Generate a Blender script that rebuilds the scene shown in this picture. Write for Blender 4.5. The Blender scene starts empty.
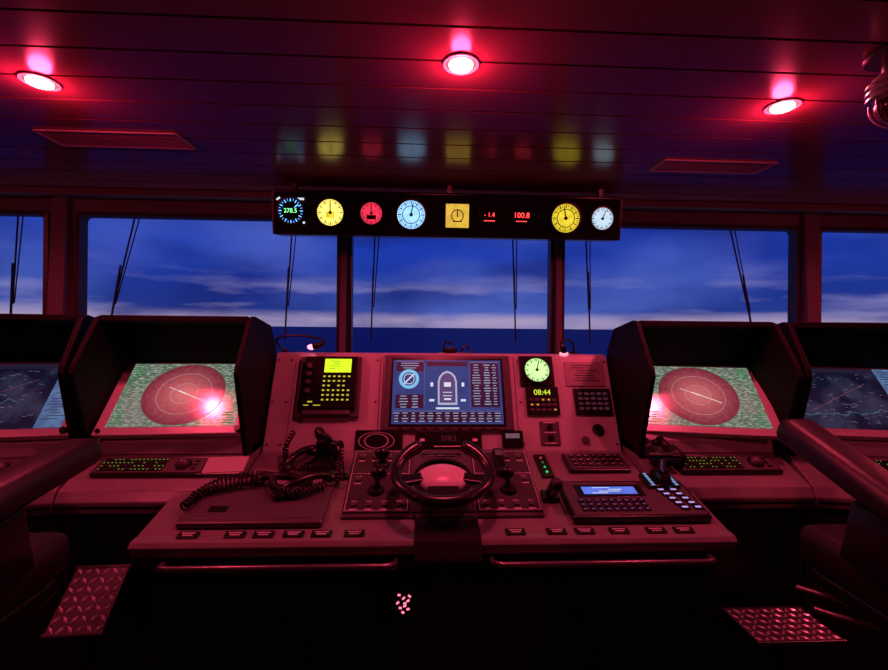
import bpy, bmesh, math, random
from mathutils import Vector, Matrix, Euler
random.seed(7)
R=math.radians
scene=bpy.context.scene
scene.view_settings.view_transform='Standard'
scene.view_settings.look='None'

# ------------------------------------------------------------------ materials
def lin(c):
    o=[]
    for v in c:
        v=v/255.0
        o.append(v/12.92 if v<=0.04045 else ((v+0.055)/1.055)**2.4)
    return tuple(o)+(1.0,)
MC={}
def pm(name,col,rough=0.5,metal=0.0,var=0.12,scale=30,bump=0.0,spec=0.5,coat=0.0):
    if name in MC: return MC[name]
    m=bpy.data.materials.new(name); m.use_nodes=True
    nt=m.node_tree; b=nt.nodes['Principled BSDF']
    tc=nt.nodes.new('ShaderNodeTexCoord')
    n=nt.nodes.new('ShaderNodeTexNoise'); n.inputs['Scale'].default_value=scale; n.inputs['Detail'].default_value=4
    nt.links.new(tc.outputs['Object'],n.inputs['Vector'])
    r=nt.nodes.new('ShaderNodeValToRGB')
    c=lin(col)
    r.color_ramp.elements[0].position=0.3; r.color_ramp.elements[1].position=0.7
    r.color_ramp.elements[0].color=tuple(x*(1-var) for x in c[:3])+(1,)
    r.color_ramp.elements[1].color=tuple(min(1,x*(1+var)) for x in c[:3])+(1,)
    nt.links.new(n.outputs['Fac'],r.inputs['Fac'])
    nt.links.new(r.outputs['Color'],b.inputs['Base Color'])
    b.inputs['Roughness'].default_value=rough; b.inputs['Metallic'].default_value=metal
    b.inputs['Specular IOR Level'].default_value=spec
    b.inputs['Coat Weight'].default_value=coat
    if bump>0:
        bp=nt.nodes.new('ShaderNodeBump'); bp.inputs['Strength'].default_value=bump; bp.inputs['Distance'].default_value=0.002
        nt.links.new(n.outputs['Fac'],bp.inputs['Height']); nt.links.new(bp.outputs['Normal'],b.inputs['Normal'])
    MC[name]=m; return m
def em(name,col,st=1.0,var=0.0,scale=60,col2=None,lo=0.45,hi=0.55,gloss=False):
    if name in MC: return MC[name]
    m=bpy.data.materials.new(name); m.use_nodes=True
    nt=m.node_tree; b=nt.nodes['Principled BSDF']
    b.inputs['Base Color'].default_value=(0.01,0.01,0.012,1); b.inputs['Roughness'].default_value=0.12 if gloss else 0.5
    b.inputs['Emission Strength'].default_value=st
    tc=nt.nodes.new('ShaderNodeTexCoord')
    n=nt.nodes.new('ShaderNodeTexNoise'); n.inputs['Scale'].default_value=scale; n.inputs['Detail'].default_value=6
    nt.links.new(tc.outputs['Object'],n.inputs['Vector'])
    r=nt.nodes.new('ShaderNodeValToRGB')
    c=lin(col); d=lin(col2) if col2 else tuple(x*(1-var) for x in c[:3])+(1,)
    r.color_ramp.elements[0].position=lo; r.color_ramp.elements[1].position=hi
    r.color_ramp.elements[0].color=d; r.color_ramp.elements[1].color=c
    nt.links.new(n.outputs['Fac'],r.inputs['Fac']); nt.links.new(r.outputs['Color'],b.inputs['Emission Color'])
    MC[name]=m; return m

GREY=pm('console_grey_paint',(184,178,182),0.34,0.15,0.06,8,0.05)
DGREY=pm('console_dark_grey_paint',(84,80,84),0.35,0.1,0.08,10,0.05)
DESK=pm('desk_laminate',(122,116,120),0.28,0,0.10,12,0.05)
BLACK=pm('black_plastic',(18,17,20),0.28,0,0.15,40,0.1)
MATT=pm('matte_black_hood',(6,5,7),0.65,0,0.15,40,0.1,spec=0.2)
RUB=pm('black_rubber',(10,10,11),0.5,0,0.1,60,0.2)
CAB=pm('cabinet_dark_paint',(18,16,19),0.5,0,0.1,6,0.05)
LEATH=pm('black_leather',(22,19,22),0.45,0,0.15,90,0.4)
CHROME=pm('brushed_steel',(190,190,195),0.28,1.0,0.1,60,0.05)
STEEL=pm('steel_rail',(120,118,122),0.3,0.8,0.1,40)
WALLM=pm('wall_paint',(100,88,94),0.5,0,0.06,4,0.03)
PAPER=pm('white_paper',(180,170,175),0.7,0,0.02,20)
FLOORM=pm('floor_vinyl',(20,18,22),0.45,0,0.25,15,0.1)
LEGEND=pm('engraved_label_white',(240,235,240),0.6,0,0.4,120)

# ------------------------------------------------------------------ builders
def empty(name,loc=(0,0,0),rot=(0,0,0)):
    e=bpy.data.objects.new(name,None); scene.collection.objects.link(e)
    e.location=loc; e.rotation_euler=rot; e.empty_display_size=0.1; return e
def fin(o,par,loc,rot,mat,smooth=False):
    scene.collection.objects.link(o)
    if par: o.parent=par
    o.location=loc; o.rotation_euler=rot
    if mat: o.data.materials.append(mat)
    if smooth and hasattr(o.data,'polygons'):
        for p in o.data.polygons: p.use_smooth=True
    return o
def mesh(name,vs,fs,par=None,mat=None,loc=(0,0,0),rot=(0,0,0),smooth=False,bev=0):
    me=bpy.data.meshes.new(name); me.from_pydata([tuple(v) for v in vs],[],fs)
    bm=bmesh.new(); bm.from_mesh(me); bmesh.ops.recalc_face_normals(bm,faces=bm.faces)
    if bev>0: bmesh.ops.bevel(bm,geom=list(bm.edges),offset=bev,segments=2,affect='EDGES',profile=0.5)
    bm.to_mesh(me); bm.free(); me.update()
    return fin(bpy.data.objects.new(name,me),par,loc,rot,mat,smooth)
def box(name,size,loc,par=None,mat=None,rot=(0,0,0),bev=0.003):
    x,y,z=[s/2 for s in size]
    vs=[(sx*x,sy*y,sz*z) for sz in(-1,1) for sy in(-1,1) for sx in(-1,1)]
    fs=[(0,1,3,2),(4,5,7,6),(0,1,5,4),(2,3,7,6),(0,2,6,4),(1,3,7,5)]
    return mesh(name,vs,fs,par,mat,loc,rot,bev=min(bev,0.3*min(size)))
def cyl(name,r,h,loc,par=None,mat=None,rot=(0,0,0),r2=None,seg=32,bev=0.0):
    bm=bmesh.new(); bmesh.ops.create_cone(bm,cap_ends=True,segments=seg,radius1=r,radius2=r if r2 is None else r2,depth=h)
    if bev>0:
        ed=[e for e in bm.edges if len(e.link_faces)==2 and any(len(f.verts)>4 for f in e.link_faces)]
        bmesh.ops.bevel(bm,geom=ed,offset=bev,segments=2,affect='EDGES')
    me=bpy.data.meshes.new(name); bm.to_mesh(me); bm.free()
    for p in me.polygons: p.use_smooth=len(p.vertices)<=4
    return fin(bpy.data.objects.new(name,me),par,loc,rot,mat)
def ball(name,r,loc,par=None,mat=None,sc=(1,1,1),rot=(0,0,0)):
    bm=bmesh.new(); bmesh.ops.create_uvsphere(bm,u_segments=24,v_segments=14,radius=r)
    bmesh.ops.scale(bm,vec=sc,verts=bm.verts)
    me=bpy.data.meshes.new(name); bm.to_mesh(me); bm.free()
    return fin(bpy.data.objects.new(name,me),par,loc,rot,mat,True)
def ring(name,ro,ri,h,loc,par=None,mat=None,rot=(0,0,0),seg=40):
    vs=[];fs=[]
    for i in range(seg):
        a=2*math.pi*i/seg; c,s=math.cos(a),math.sin(a)
        vs+=[(ro*c,ro*s,0),(ro*c,ro*s,h),(ri*c,ri*s,h),(ri*c,ri*s,0)]
    for i in range(seg):
        j=(i+1)%seg
        for k in range(4):
            l=(k+1)%4; fs.append((i*4+k,j*4+k,j*4+l,i*4+l))
    return mesh(name,vs,fs,par,mat,loc,rot)
def tube(name,pts,r,par=None,mat=None,loc=(0,0,0),rot=(0,0,0),smooth=True,radii=None,res=4):
    cu=bpy.data.curves.new(name,'CURVE'); cu.dimensions='3D'; cu.bevel_depth=r; cu.bevel_resolution=res; cu.use_fill_caps=True
    if smooth:
        sp=cu.splines.new('NURBS'); sp.points.add(len(pts)-1)
        for i,p in enumerate(pts):
            sp.points[i].co=(*p,1); sp.points[i].radius=radii[i] if radii else 1
        sp.order_u=min(4,len(pts)); sp.use_endpoint_u=True; sp.resolution_u=6
    else:
        sp=cu.splines.new('POLY'); sp.points.add(len(pts)-1)
        for i,p in enumerate(pts):
            sp.points[i].co=(*p,1); sp.points[i].radius=radii[i] if radii else 1
    return fin(bpy.data.objects.new(name,cu),par,loc,rot,mat)
def prism(name,prof,x0,x1,par=None,mat=None,loc=(0,0,0),rot=(0,0,0),bev=0.004):
    """profile of (y,z) extruded along x"""
    n=len(prof); vs=[(x0,y,z) for y,z in prof]+[(x1,y,z) for y,z in prof]
    fs=[tuple(range(n)),tuple(range(2*n-1,n-1,-1))]+[(i,(i+1)%n,n+(i+1)%n,n+i) for i in range(n)]
    return mesh(name,vs,fs,par,mat,loc,rot,bev=bev)
def quads(name,lst,z,par,mat,loc=(0,0,0),rot=(0,0,0)):
    """list of (cx,cy,w,h[,angle]) flat marks"""
    vs=[];fs=[]
    for q in lst:
        cx,cy,w,h=q[:4]; a=q[4] if len(q)>4 else 0
        c,s=math.cos(a),math.sin(a); b=len(vs)
        for dx,dy in((-w/2,-h/2),(w/2,-h/2),(w/2,h/2),(-w/2,h/2)):
            vs.append((cx+dx*c-dy*s,cy+dx*s+dy*c,z))
        fs.append((b,b+1,b+2,b+3))
    me=bpy.data.meshes.new(name); me.from_pydata(vs,[],fs); me.update()
    return fin(bpy.data.objects.new(name,me),par,loc,rot,mat)
def text(name,s,size,loc,par,mat,rot=(0,0,0),align='CENTER'):
    cu=bpy.data.curves.new(name,'FONT'); cu.body=s; cu.size=size; cu.align_x=align; cu.align_y='CENTER'; cu.extrude=0.0002
    return fin(bpy.data.objects.new(name,cu),par,loc,rot,mat)
def coil(name,path,cr,turns,r,par,mat):
    P=[Vector(p) for p in path]; n=turns*8; pts=[]
    L=[0]
    for i in range(1,len(P)): L.append(L[-1]+(P[i]-P[i-1]).length)
    for i in range(n+1):
        t=L[-1]*i/n; k=1
        while k<len(P)-1 and L[k]<t: k+=1
        f=(t-L[k-1])/(L[k]-L[k-1]); p=P[k-1].lerp(P[k],f); d=(P[k]-P[k-1]).normalized()
        u=d.cross(Vector((0,0,1))); u=u.normalized() if u.length>1e-3 else Vector((1,0,0)); v=d.cross(u)
        a=2*math.pi*i/8; pts.append(p+u*cr*math.cos(a)+v*cr*math.sin(a))
    return tube(name,pts,r,par,mat,smooth=False,res=2)
def smoothpath(pts,n=40):
    P=[Vector(p) for p in pts]; out=[]
    Q=[P[0]]+P+[P[-1]]
    for i in range(n+1):
        t=i/n*(len(P)-1); k=min(int(t),len(P)-2); f=t-k
        a,b,c,d=Q[k],Q[k+1],Q[k+2],Q[k+3]
        out.append(0.5*((2*b)+(c-a)*f+(2*a-5*b+4*c-d)*f*f+(3*b-a-3*c+d)*f**3))
    return out

# ------------------------------------------------------------------ dimensions
ZC=2.40; YW=2.73
# ---- room
floor=box('floor',(7.4,6.2,0.1),(0,-0.15,-0.05),None,FLOORM,bev=0)
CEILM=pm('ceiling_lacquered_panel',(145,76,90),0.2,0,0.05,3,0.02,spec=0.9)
vs=[];fs=[]
def addbox(x0,x1,y0,y1,z0,z1):
    b=len(vs)
    for z in(z0,z1):
        for y in(y0,y1):
            for x in(x0,x1): vs.append((x,y,z))
    for f in [(0,1,3,2),(4,5,7,6),(0,1,5,4),(2,3,7,6),(0,2,6,4),(1,3,7,5)]: fs.append(tuple(b+i for i in f))
y=-3.2
while y<2.8:
    addbox(-3.6,3.6,y+0.005,min(y+0.145,2.80),ZC,ZC+0.02); y+=0.15
addbox(-3.7,3.7,-3.2,2.85,ZC+0.02,ZC+0.08)
ceiling=mesh('ceiling',vs,fs,None,CEILM)
wl=box('wall_left',(0.1,6.1,2.5),(-3.65,-0.15,1.25),None,WALLM)
wr=box('wall_right',(0.1,6.1,2.5),(3.65,-0.15,1.25),None,WALLM)
wb=box('wall_back',(7.4,0.1,2.5),(0,-3.2,1.25),None,WALLM)
# front wall with window openings
WINS=[(-3.50,-2.33),(-2.145,-0.615),(-0.545,0.695),(0.765,2.275),(2.42,3.5)]
SILL=1.33; HEAD=2.27
vs=[];fs=[]
TW=0.06
addbox(-3.6,3.6,YW,YW+TW,0,SILL)
addbox(-3.6,3.6,YW,YW+TW,HEAD,ZC)
ed=[-3.6]+[v for w in WINS for v in w]+[3.6]
for i in range(0,len(ed),2): addbox(ed[i],ed[i+1],YW,YW+TW,SILL,HEAD)
wall_front=mesh('wall_front',vs,fs,None,WALLM)
trim=box('trim_1',(7.2,0.10,0.04),(0,YW-0.05,ZC-0.021),None,WALLM)
trim2=box('trim_2',(7.2,0.09,0.03),(0,YW-0.045,SILL-0.03),None,DGREY)
for k,xc in enumerate((-2.237,-0.58,0.73,2.347)):
    prism('trim_%d'%(k+3),[(YW-0.07,SILL),(YW-0.035,HEAD),(YW-0.035,ZC-0.04),(YW,ZC-0.04),(YW,SILL)],xc-(0.045 if k in(0,3) else 0.018),xc+(0.045 if k in(0,3) else 0.018),None,WALLM)
# glass
GL=bpy.data.materials.new('window_glass'); GL.use_nodes=True
nt=GL.node_tree; nt.nodes.clear()
o=nt.nodes.new('ShaderNodeOutputMaterial'); mx=nt.nodes.new('ShaderNodeMixShader'); t=nt.nodes.new('ShaderNodeBsdfTransparent'); g=nt.nodes.new('ShaderNodeBsdfGlossy')
t.inputs[0].default_value=(0.93,0.95,1,1); g.inputs['Roughness'].default_value=0.3; mx.inputs[0].default_value=0.004
nt.links.new(t.outputs[0],mx.inputs[1]); nt.links.new(g.outputs[0],mx.inputs[2]); nt.links.new(mx.outputs[0],o.inputs[0])
FRM=pm('window_frame_paint',(56,47,53),0.4,0,0.1,20)
for i,(a,b) in enumerate(WINS):
    e=empty('window_%d'%(i+1),((a+b)/2,YW,(SILL+HEAD)/2),(R(90),0,0))
    w=(b-a); h=HEAD-SILL
    def rr(w,h,r,n=6):
        p=[]
        for cx,cy,a0 in((w/2-r,h/2-r,0),(-w/2+r,h/2-r,90),(-w/2+r,-h/2+r,180),(w/2-r,-h/2+r,270)):
            for k in range(n+1):
                t_=R(a0+90*k/n); p.append((cx+r*math.cos(t_),cy+r*math.sin(t_)))
        return p
    out=rr(w+0.03,h+0.03,0.02); inn=rr(w-0.02,h-0.02,0.03); n=len(out)
    V=[(x,y,0.010) for x,y in out]+[(x,y,0.014) for x,y in inn]+[(x,y,-0.055) for x,y in inn]+[(x,y,0.0) for x,y in out]
    F=[]
    for k in range(n):
        j=(k+1)%n; F+= [(k,j,n+j,n+k),(n+k,n+j,2*n+j,2*n+k),(k,j,3*n+j,3*n+k)]
    mesh('frame',V,F,e,FRM)
    quads('glass_pane',[(0,0,w-0.01,h-0.01)],-0.04,e,GL)

# ---- ceiling downlights
RING=pm('lamp_trim_white',(200,190,195),0.35,0,0.04,10)
LAMP=em('lamp_glow_red',(255,222,205),14.0)
LAMPR=em('lamp_glow_rim',(255,60,60),3.0)
LC=(1.0,0.055,0.13)
def downlight(x,y,en):
    e=empty('ceiling_downlight',(x,y,ZC))
    ring('trim_ring',0.053,0.045,0.006,(0,0,-0.006),e,RING)
    cyl('reflector',0.046,0.006,(0,0,-0.002),e,LAMPR)
    ball('bulb',0.036,(0,0,-0.005),e,LAMP,(1,1,0.4))
    l=bpy.data.lights.new('red_lamp','SPOT'); l.energy=en; l.color=LC; l.spot_size=R(168); l.spot_blend=0.6; l.shadow_soft_size=0.04
    o=bpy.data.objects.new('red_lamp',l); scene.collection.objects.link(o); o.parent=e; o.location=(0,0,-0.07)
    l=bpy.data.lights.new('red_spill','POINT'); l.energy=en*0.10; l.color=(1.0,0.035,0.11); l.shadow_soft_size=0.03
    o=bpy.data.objects.new('red_spill',l); scene.collection.objects.link(o); o.parent=e; o.location=(0,0,-0.050)
for x,y,en in [(-1.335,1.485,30),(0.01,1.31,30),(1.145,1.49,30),(-2.2,-0.3,26),(2.0,-0.3,26),(-2.75,1.6,26),(2.75,1.7,26)]:
    downlight(x,y,en)
# vents
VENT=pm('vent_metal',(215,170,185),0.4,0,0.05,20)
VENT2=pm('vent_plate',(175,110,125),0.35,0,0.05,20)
def vent(x,y,w,d,rz=0):
    e=empty('ceiling_vent',(x,y,ZC),(0,0,rz))
    box('plate',(w,d,0.004),(0,0,-0.002),e,VENT2,bev=0)
    for sx,sy,ww,dd in((0,d/2,w,0.010),(0,-d/2,w,0.010),(w/2,0,0.010,d),(-w/2,0,0.010,d)):
        box('frame_bar',(ww,dd,0.006),(sx,sy,-0.005),e,VENT,bev=0.001)
    for k in range(6):
        box('louvre',(w-0.02,0.012,0.002),(0,-d/2+(k+0.7)*d/6.4,-0.005),e,VENT2,(R(8),0,0),bev=0)
vent(-1.39,1.93,0.56,0.15); vent(1.27,2.06,0.53,0.14)
# alarm beacon
e=empty('alarm_beacon',(1.215,1.18,ZC))
BH=pm('beacon_housing_cream',(215,200,205),0.35,0,0.05,20)
cyl('mount_plate',0.07,0.02,(0,0,-0.01),e,DGREY,bev=0.003)
cyl('neck',0.03,0.06,(0,0,-0.04),e,DGREY)
cyl('housing',0.055,0.07,(0,0,-0.10),e,BH,r2=0.05,bev=0.006)
for k in range(3): ring('cooling_rib',0.064,0.05,0.006,(0,0,-0.130+k*0.018),e,CHROME)
ball('lens_dome',0.048,(0,0,-0.150),e,pm('beacon_lens_red',(90,34,44),0.15,0,0.1,20),(1,1,1.0))
for k in range(6):
    a=k*math.pi/3; tube('guard_wire',[(0.056*math.cos(a),0.056*math.sin(a),-0.13),(0.062*math.cos(a),0.062*math.sin(a),-0.17),(0.035*math.cos(a),0.035*math.sin(a),-0.206),(0,0,-0.213)],0.0025,e,CHROME)

# ---- window wipers (outside)
def wiper(xt,xb,zt=HEAD+0.02,zb=1.55):
    e=empty('window_wiper',(xt,YW+0.12,zt))
    dx=xb-xt; dz=zb-zt
    box('motor_housing',(0.09,0.05,0.05),(0,0,0.02),e,BLACK)
    tube('arm',[(0,0,0),(dx*0.97,-0.01,dz*0.75)],0.005,e,RUB,smooth=False)
    tube('arm_brace',[(0.03,0,0),(dx*0.97+0.01,-0.01,dz*0.74)],0.0035,e,RUB,smooth=False)
    box('blade',(0.009,0.012,abs(dz)*0.62),(dx*0.9,-0.02,dz*0.72),e,RUB,(0,math.atan2(-dx,-dz),0))
for xt,xb in [(-2.60,-2.62),(-1.90,-2.02),(-0.93,-0.96),(0.47,0.49),(0.95,0.975),(1.92,2.05),(-0.41,-0.425)]:
    wiper(xt,xb)

# ------------------------------------------------------------------ overhead instrument panel
OP=empty('overhead_instrument_panel',(0.04,2.40,2.225),(R(98),0,0))
box('housing',(1.90,0.235,0.16),(0,0,-0.08),OP,BLACK,bev=0.008)
box('face_plate',(1.87,0.21,0.006),(0,0,0.002),OP,MATT)
for sx in(-0.85,0,0.85): box('hanger',(0.03,0.10,0.03),(sx,0.13,-0.08),OP,BLACK)
def ticks(n,r0,r1,w,a0=0,a1=360):
    l=[]
    for k in range(n):
        a=R(a0+(a1-a0)*k/n); rm=(r0+r1)/2
        l.append((rm*math.cos(a),rm*math.sin(a),r1-r0,w,a))
    return l
TICKD=pm('gauge_marking_black',(12,12,14),0.5)
def gauge(par,x,y,r,face,ang=60,sq=False,z=0.005,n=36,tick=TICKD,hub=True):
    g=empty('gauge',(x,y,z)); g.parent=par
    ring('bezel_ring',r*1.12,r*0.98,0.014,(0,0,0),g,BLACK)
    cyl('dial_face',r,0.004,(0,0,0.006),g,face)
    quads('tick_marks',ticks(n,r*0.78,r*0.94,r*0.035)+ticks(12,r*0.70,r*0.94,r*0.07),0.009,g,tick)
    a=R(ang)
    quads('pointer',[(0.32*r*math.cos(a),0.32*r*math.sin(a),r*0.9,r*0.08,a)],0.011,g,tick)
    if hub: cyl('hub',r*0.12,0.006,(0,0,0.012),g,tick)
    return g
YEL=em('dial_lit_yellow',(255,228,110),1.6,0.15,30)
YEL2=em('dial_lit_amber',(225,200,50),1.3,0.2,30)
REDF=em('dial_lit_red',(235,50,80),1.3,0.2,30)
WBL=em('dial_lit_bluewhite',(150,205,255),1.5,0.15,30)
BLUT=em('dial_marks_blue',(90,170,255),2.2)
DIGG=em('digits_green',(130,255,160),1.8)
DIGR=em('digits_red',(255,60,60),3.0)
DIGY=em('digits_yellow',(220,255,60),1.0)
GREENF=em('dial_lit_green',(200,255,165),1.3,0.15,40)
WHT=em('display_white',(215,225,245),0.95)
g=gauge(OP,-0.845,0.005,0.068,MATT,40,n=24,tick=BLUT,hub=False)
quads('digit_window',[(0,0,0.075,0.035)],0.0125,g,MATT)
text('reading','278.5',0.032,(0,0,0.0135),g,DIGG)
quads('corner_marks',[(-0.062,0.062,0.022,0.01,0.6),(0.055,0.062,0.035,0.012),(0.068,-0.06,0.012,0.012)],0.010,g,WHT)
gauge(OP,-0.637,0.0,0.070,YEL,90)
quads('gauge_inset',[(-0.637,-0.012,0.045,0.034)],0.0175,OP,YEL2)
gauge(OP,-0.42,0.0,0.058,REDF,90)
quads('gauge_inset_red',[(-0.42,-0.02,0.05,0.022)],0.0175,OP,TICKD)
gauge(OP,-0.208,-0.003,0.076,WBL,80)
ring('inner_scale_ring',0.048,0.044,0.002,(-0.208,-0.003,0.0145),OP,TICKD)
g=empty('square_indicator',(0.041,-0.003,0.006)); g.parent=OP
box('face',(0.125,0.125,0.008),(0,0,0),g,em('indicator_lit_ochre',(235,190,70),1.0,0.15,20))
ring('dial_ring',0.034,0.029,0.003,(0,0,0.0045),g,TICKD); quads('pointer',[(0,0.012,0.006,0.04),(0,-0.03,0.05,0.005)],0.006,g,TICKD)
for x,s,sz in((0.215,'- 1.4',0.032),(0.39,'100.8',0.040)):
    g=empty('digital_readout',(x,0.0,0.006)); g.parent=OP
    box('bezel',(0.13,0.075,0.01),(0,0,0),g,BLACK); text('digits',s,sz,(0,0.005,0.006),g,DIGR)
    quads('legend',[(0,-0.026,0.06,0.004)],0.0055,g,DIGR)
gauge(OP,0.632,-0.005,0.078,YEL2,100)
ring('inner_scale_ring',0.05,0.046,0.002,(0.632,-0.005,0.0145),OP,TICKD)
gauge(OP,0.835,-0.003,0.06,em('dial_lit_pale',(190,215,235),1.2,0.1,30),70)

# ------------------------------------------------------------------ radar / chart consoles
def screen_radar_mat():
    m=bpy.data.materials.new('radar_picture'); m.use_nodes=True; nt=m.node_tree; N=nt.nodes; L=nt.links
    b=N['Principled BSDF']; b.inputs['Base Color'].default_value=(0.02,0.02,0.02,1); b.inputs['Roughness'].default_value=0.14
    tc=N.new('ShaderNodeTexCoord')
    n=N.new('ShaderNodeTexNoise'); n.inputs['Scale'].default_value=95; n.inputs['Detail'].default_value=3
    mp=N.new('ShaderNodeMapping'); mp.inputs['Scale'].default_value=(0.6,1.8,1); L.new(tc.outputs['Object'],mp.inputs[0])
    L.new(mp.outputs[0],n.inputs['Vector'])
    r=N.new('ShaderNodeValToRGB'); e=r.color_ramp.elements
    e[0].position=0.44; e[0].color=lin((190,215,195)); e[1].position=0.50; e[1].color=lin((30,110,68))
    L.new(n.outputs['Fac'],r.inputs['Fac'])
    n2=N.new('ShaderNodeTexNoise'); n2.inputs['Scale'].default_value=6
    L.new(tc.outputs['Object'],n2.inputs['Vector'])
    mx=N.new('ShaderNodeMix'); mx.data_type='RGBA'; L.new(n2.outputs['Fac'],mx.inputs[0]); L.new(r.outputs['Color'],mx.inputs[6]); mx.inputs[7].default_value=lin((160,148,146))
    L.new(mx.outputs[2],b.inputs['Emission Color']); b.inputs['Emission Strength'].default_value=0.62
    b.inputs['Specular IOR Level'].default_value=0.9
    return m
RADBG=screen_radar_mat()
def disc_mat():
    m=bpy.data.materials.new('radar_disc'); m.use_nodes=True; nt=m.node_tree; N=nt.nodes; L=nt.links
    b=N['Principled BSDF']; b.inputs['Base Color'].default_value=(0.02,0.02,0.02,1); b.inputs['Roughness'].default_value=0.14; b.inputs['Specular IOR Level'].default_value=0.9
    tc=N.new('ShaderNodeTexCoord'); ln=N.new('ShaderNodeVectorMath'); ln.operation='LENGTH'; L.new(tc.outputs['Object'],ln.inputs[0])
    n=N.new('ShaderNodeTexNoise'); n.inputs['Scale'].default_value=60; n.inputs['Detail'].default_value=6; L.new(tc.outputs['Object'],n.inputs['Vector'])
    ad=N.new('ShaderNodeMath'); ad.operation='MULTIPLY_ADD'; ad.inputs[1].default_value=0.07; L.new(n.outputs['Fac'],ad.inputs[0]); L.new(ln.outputs['Value'],ad.inputs[2])
    r=N.new('ShaderNodeValToRGB'); e=r.color_ramp.elements; L.new(ad.outputs[0],r.inputs[0])
    e[0].position=0.02; e[0].color=lin((245,140,140)); e[1].position=0.175; e[1].color=lin((140,52,70)); k=e.new(0.10); k.color=lin((205,98,106))  # pink wash of reflected red light on the glass, painted into the emission
    L.new(r.outputs[0],b.inputs['Emission Color']); b.inputs['Emission Strength'].default_value=0.7
    return m
RADDISC=disc_mat()
RADLINE=em('radar_lines',(235,195,200),0.7)
RADGRN=em('radar_green_text',(30,140,80),0.7)
CHARTL=em('chart_land',(66,66,98),0.5,0,7,(28,28,56),0.44,0.58,gloss=True)
CHARTP=em('chart_side_panel',(120,155,205),0.55,0,30,(95,125,180),0.4,0.6,gloss=True)
CHTXT=em('chart_text',(240,235,235),1.0)
KEYL=em('key_backlight_green',(120,190,60),0.5)
KEYY=em('key_backlight_yellow',(215,215,60),0.75)
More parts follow.
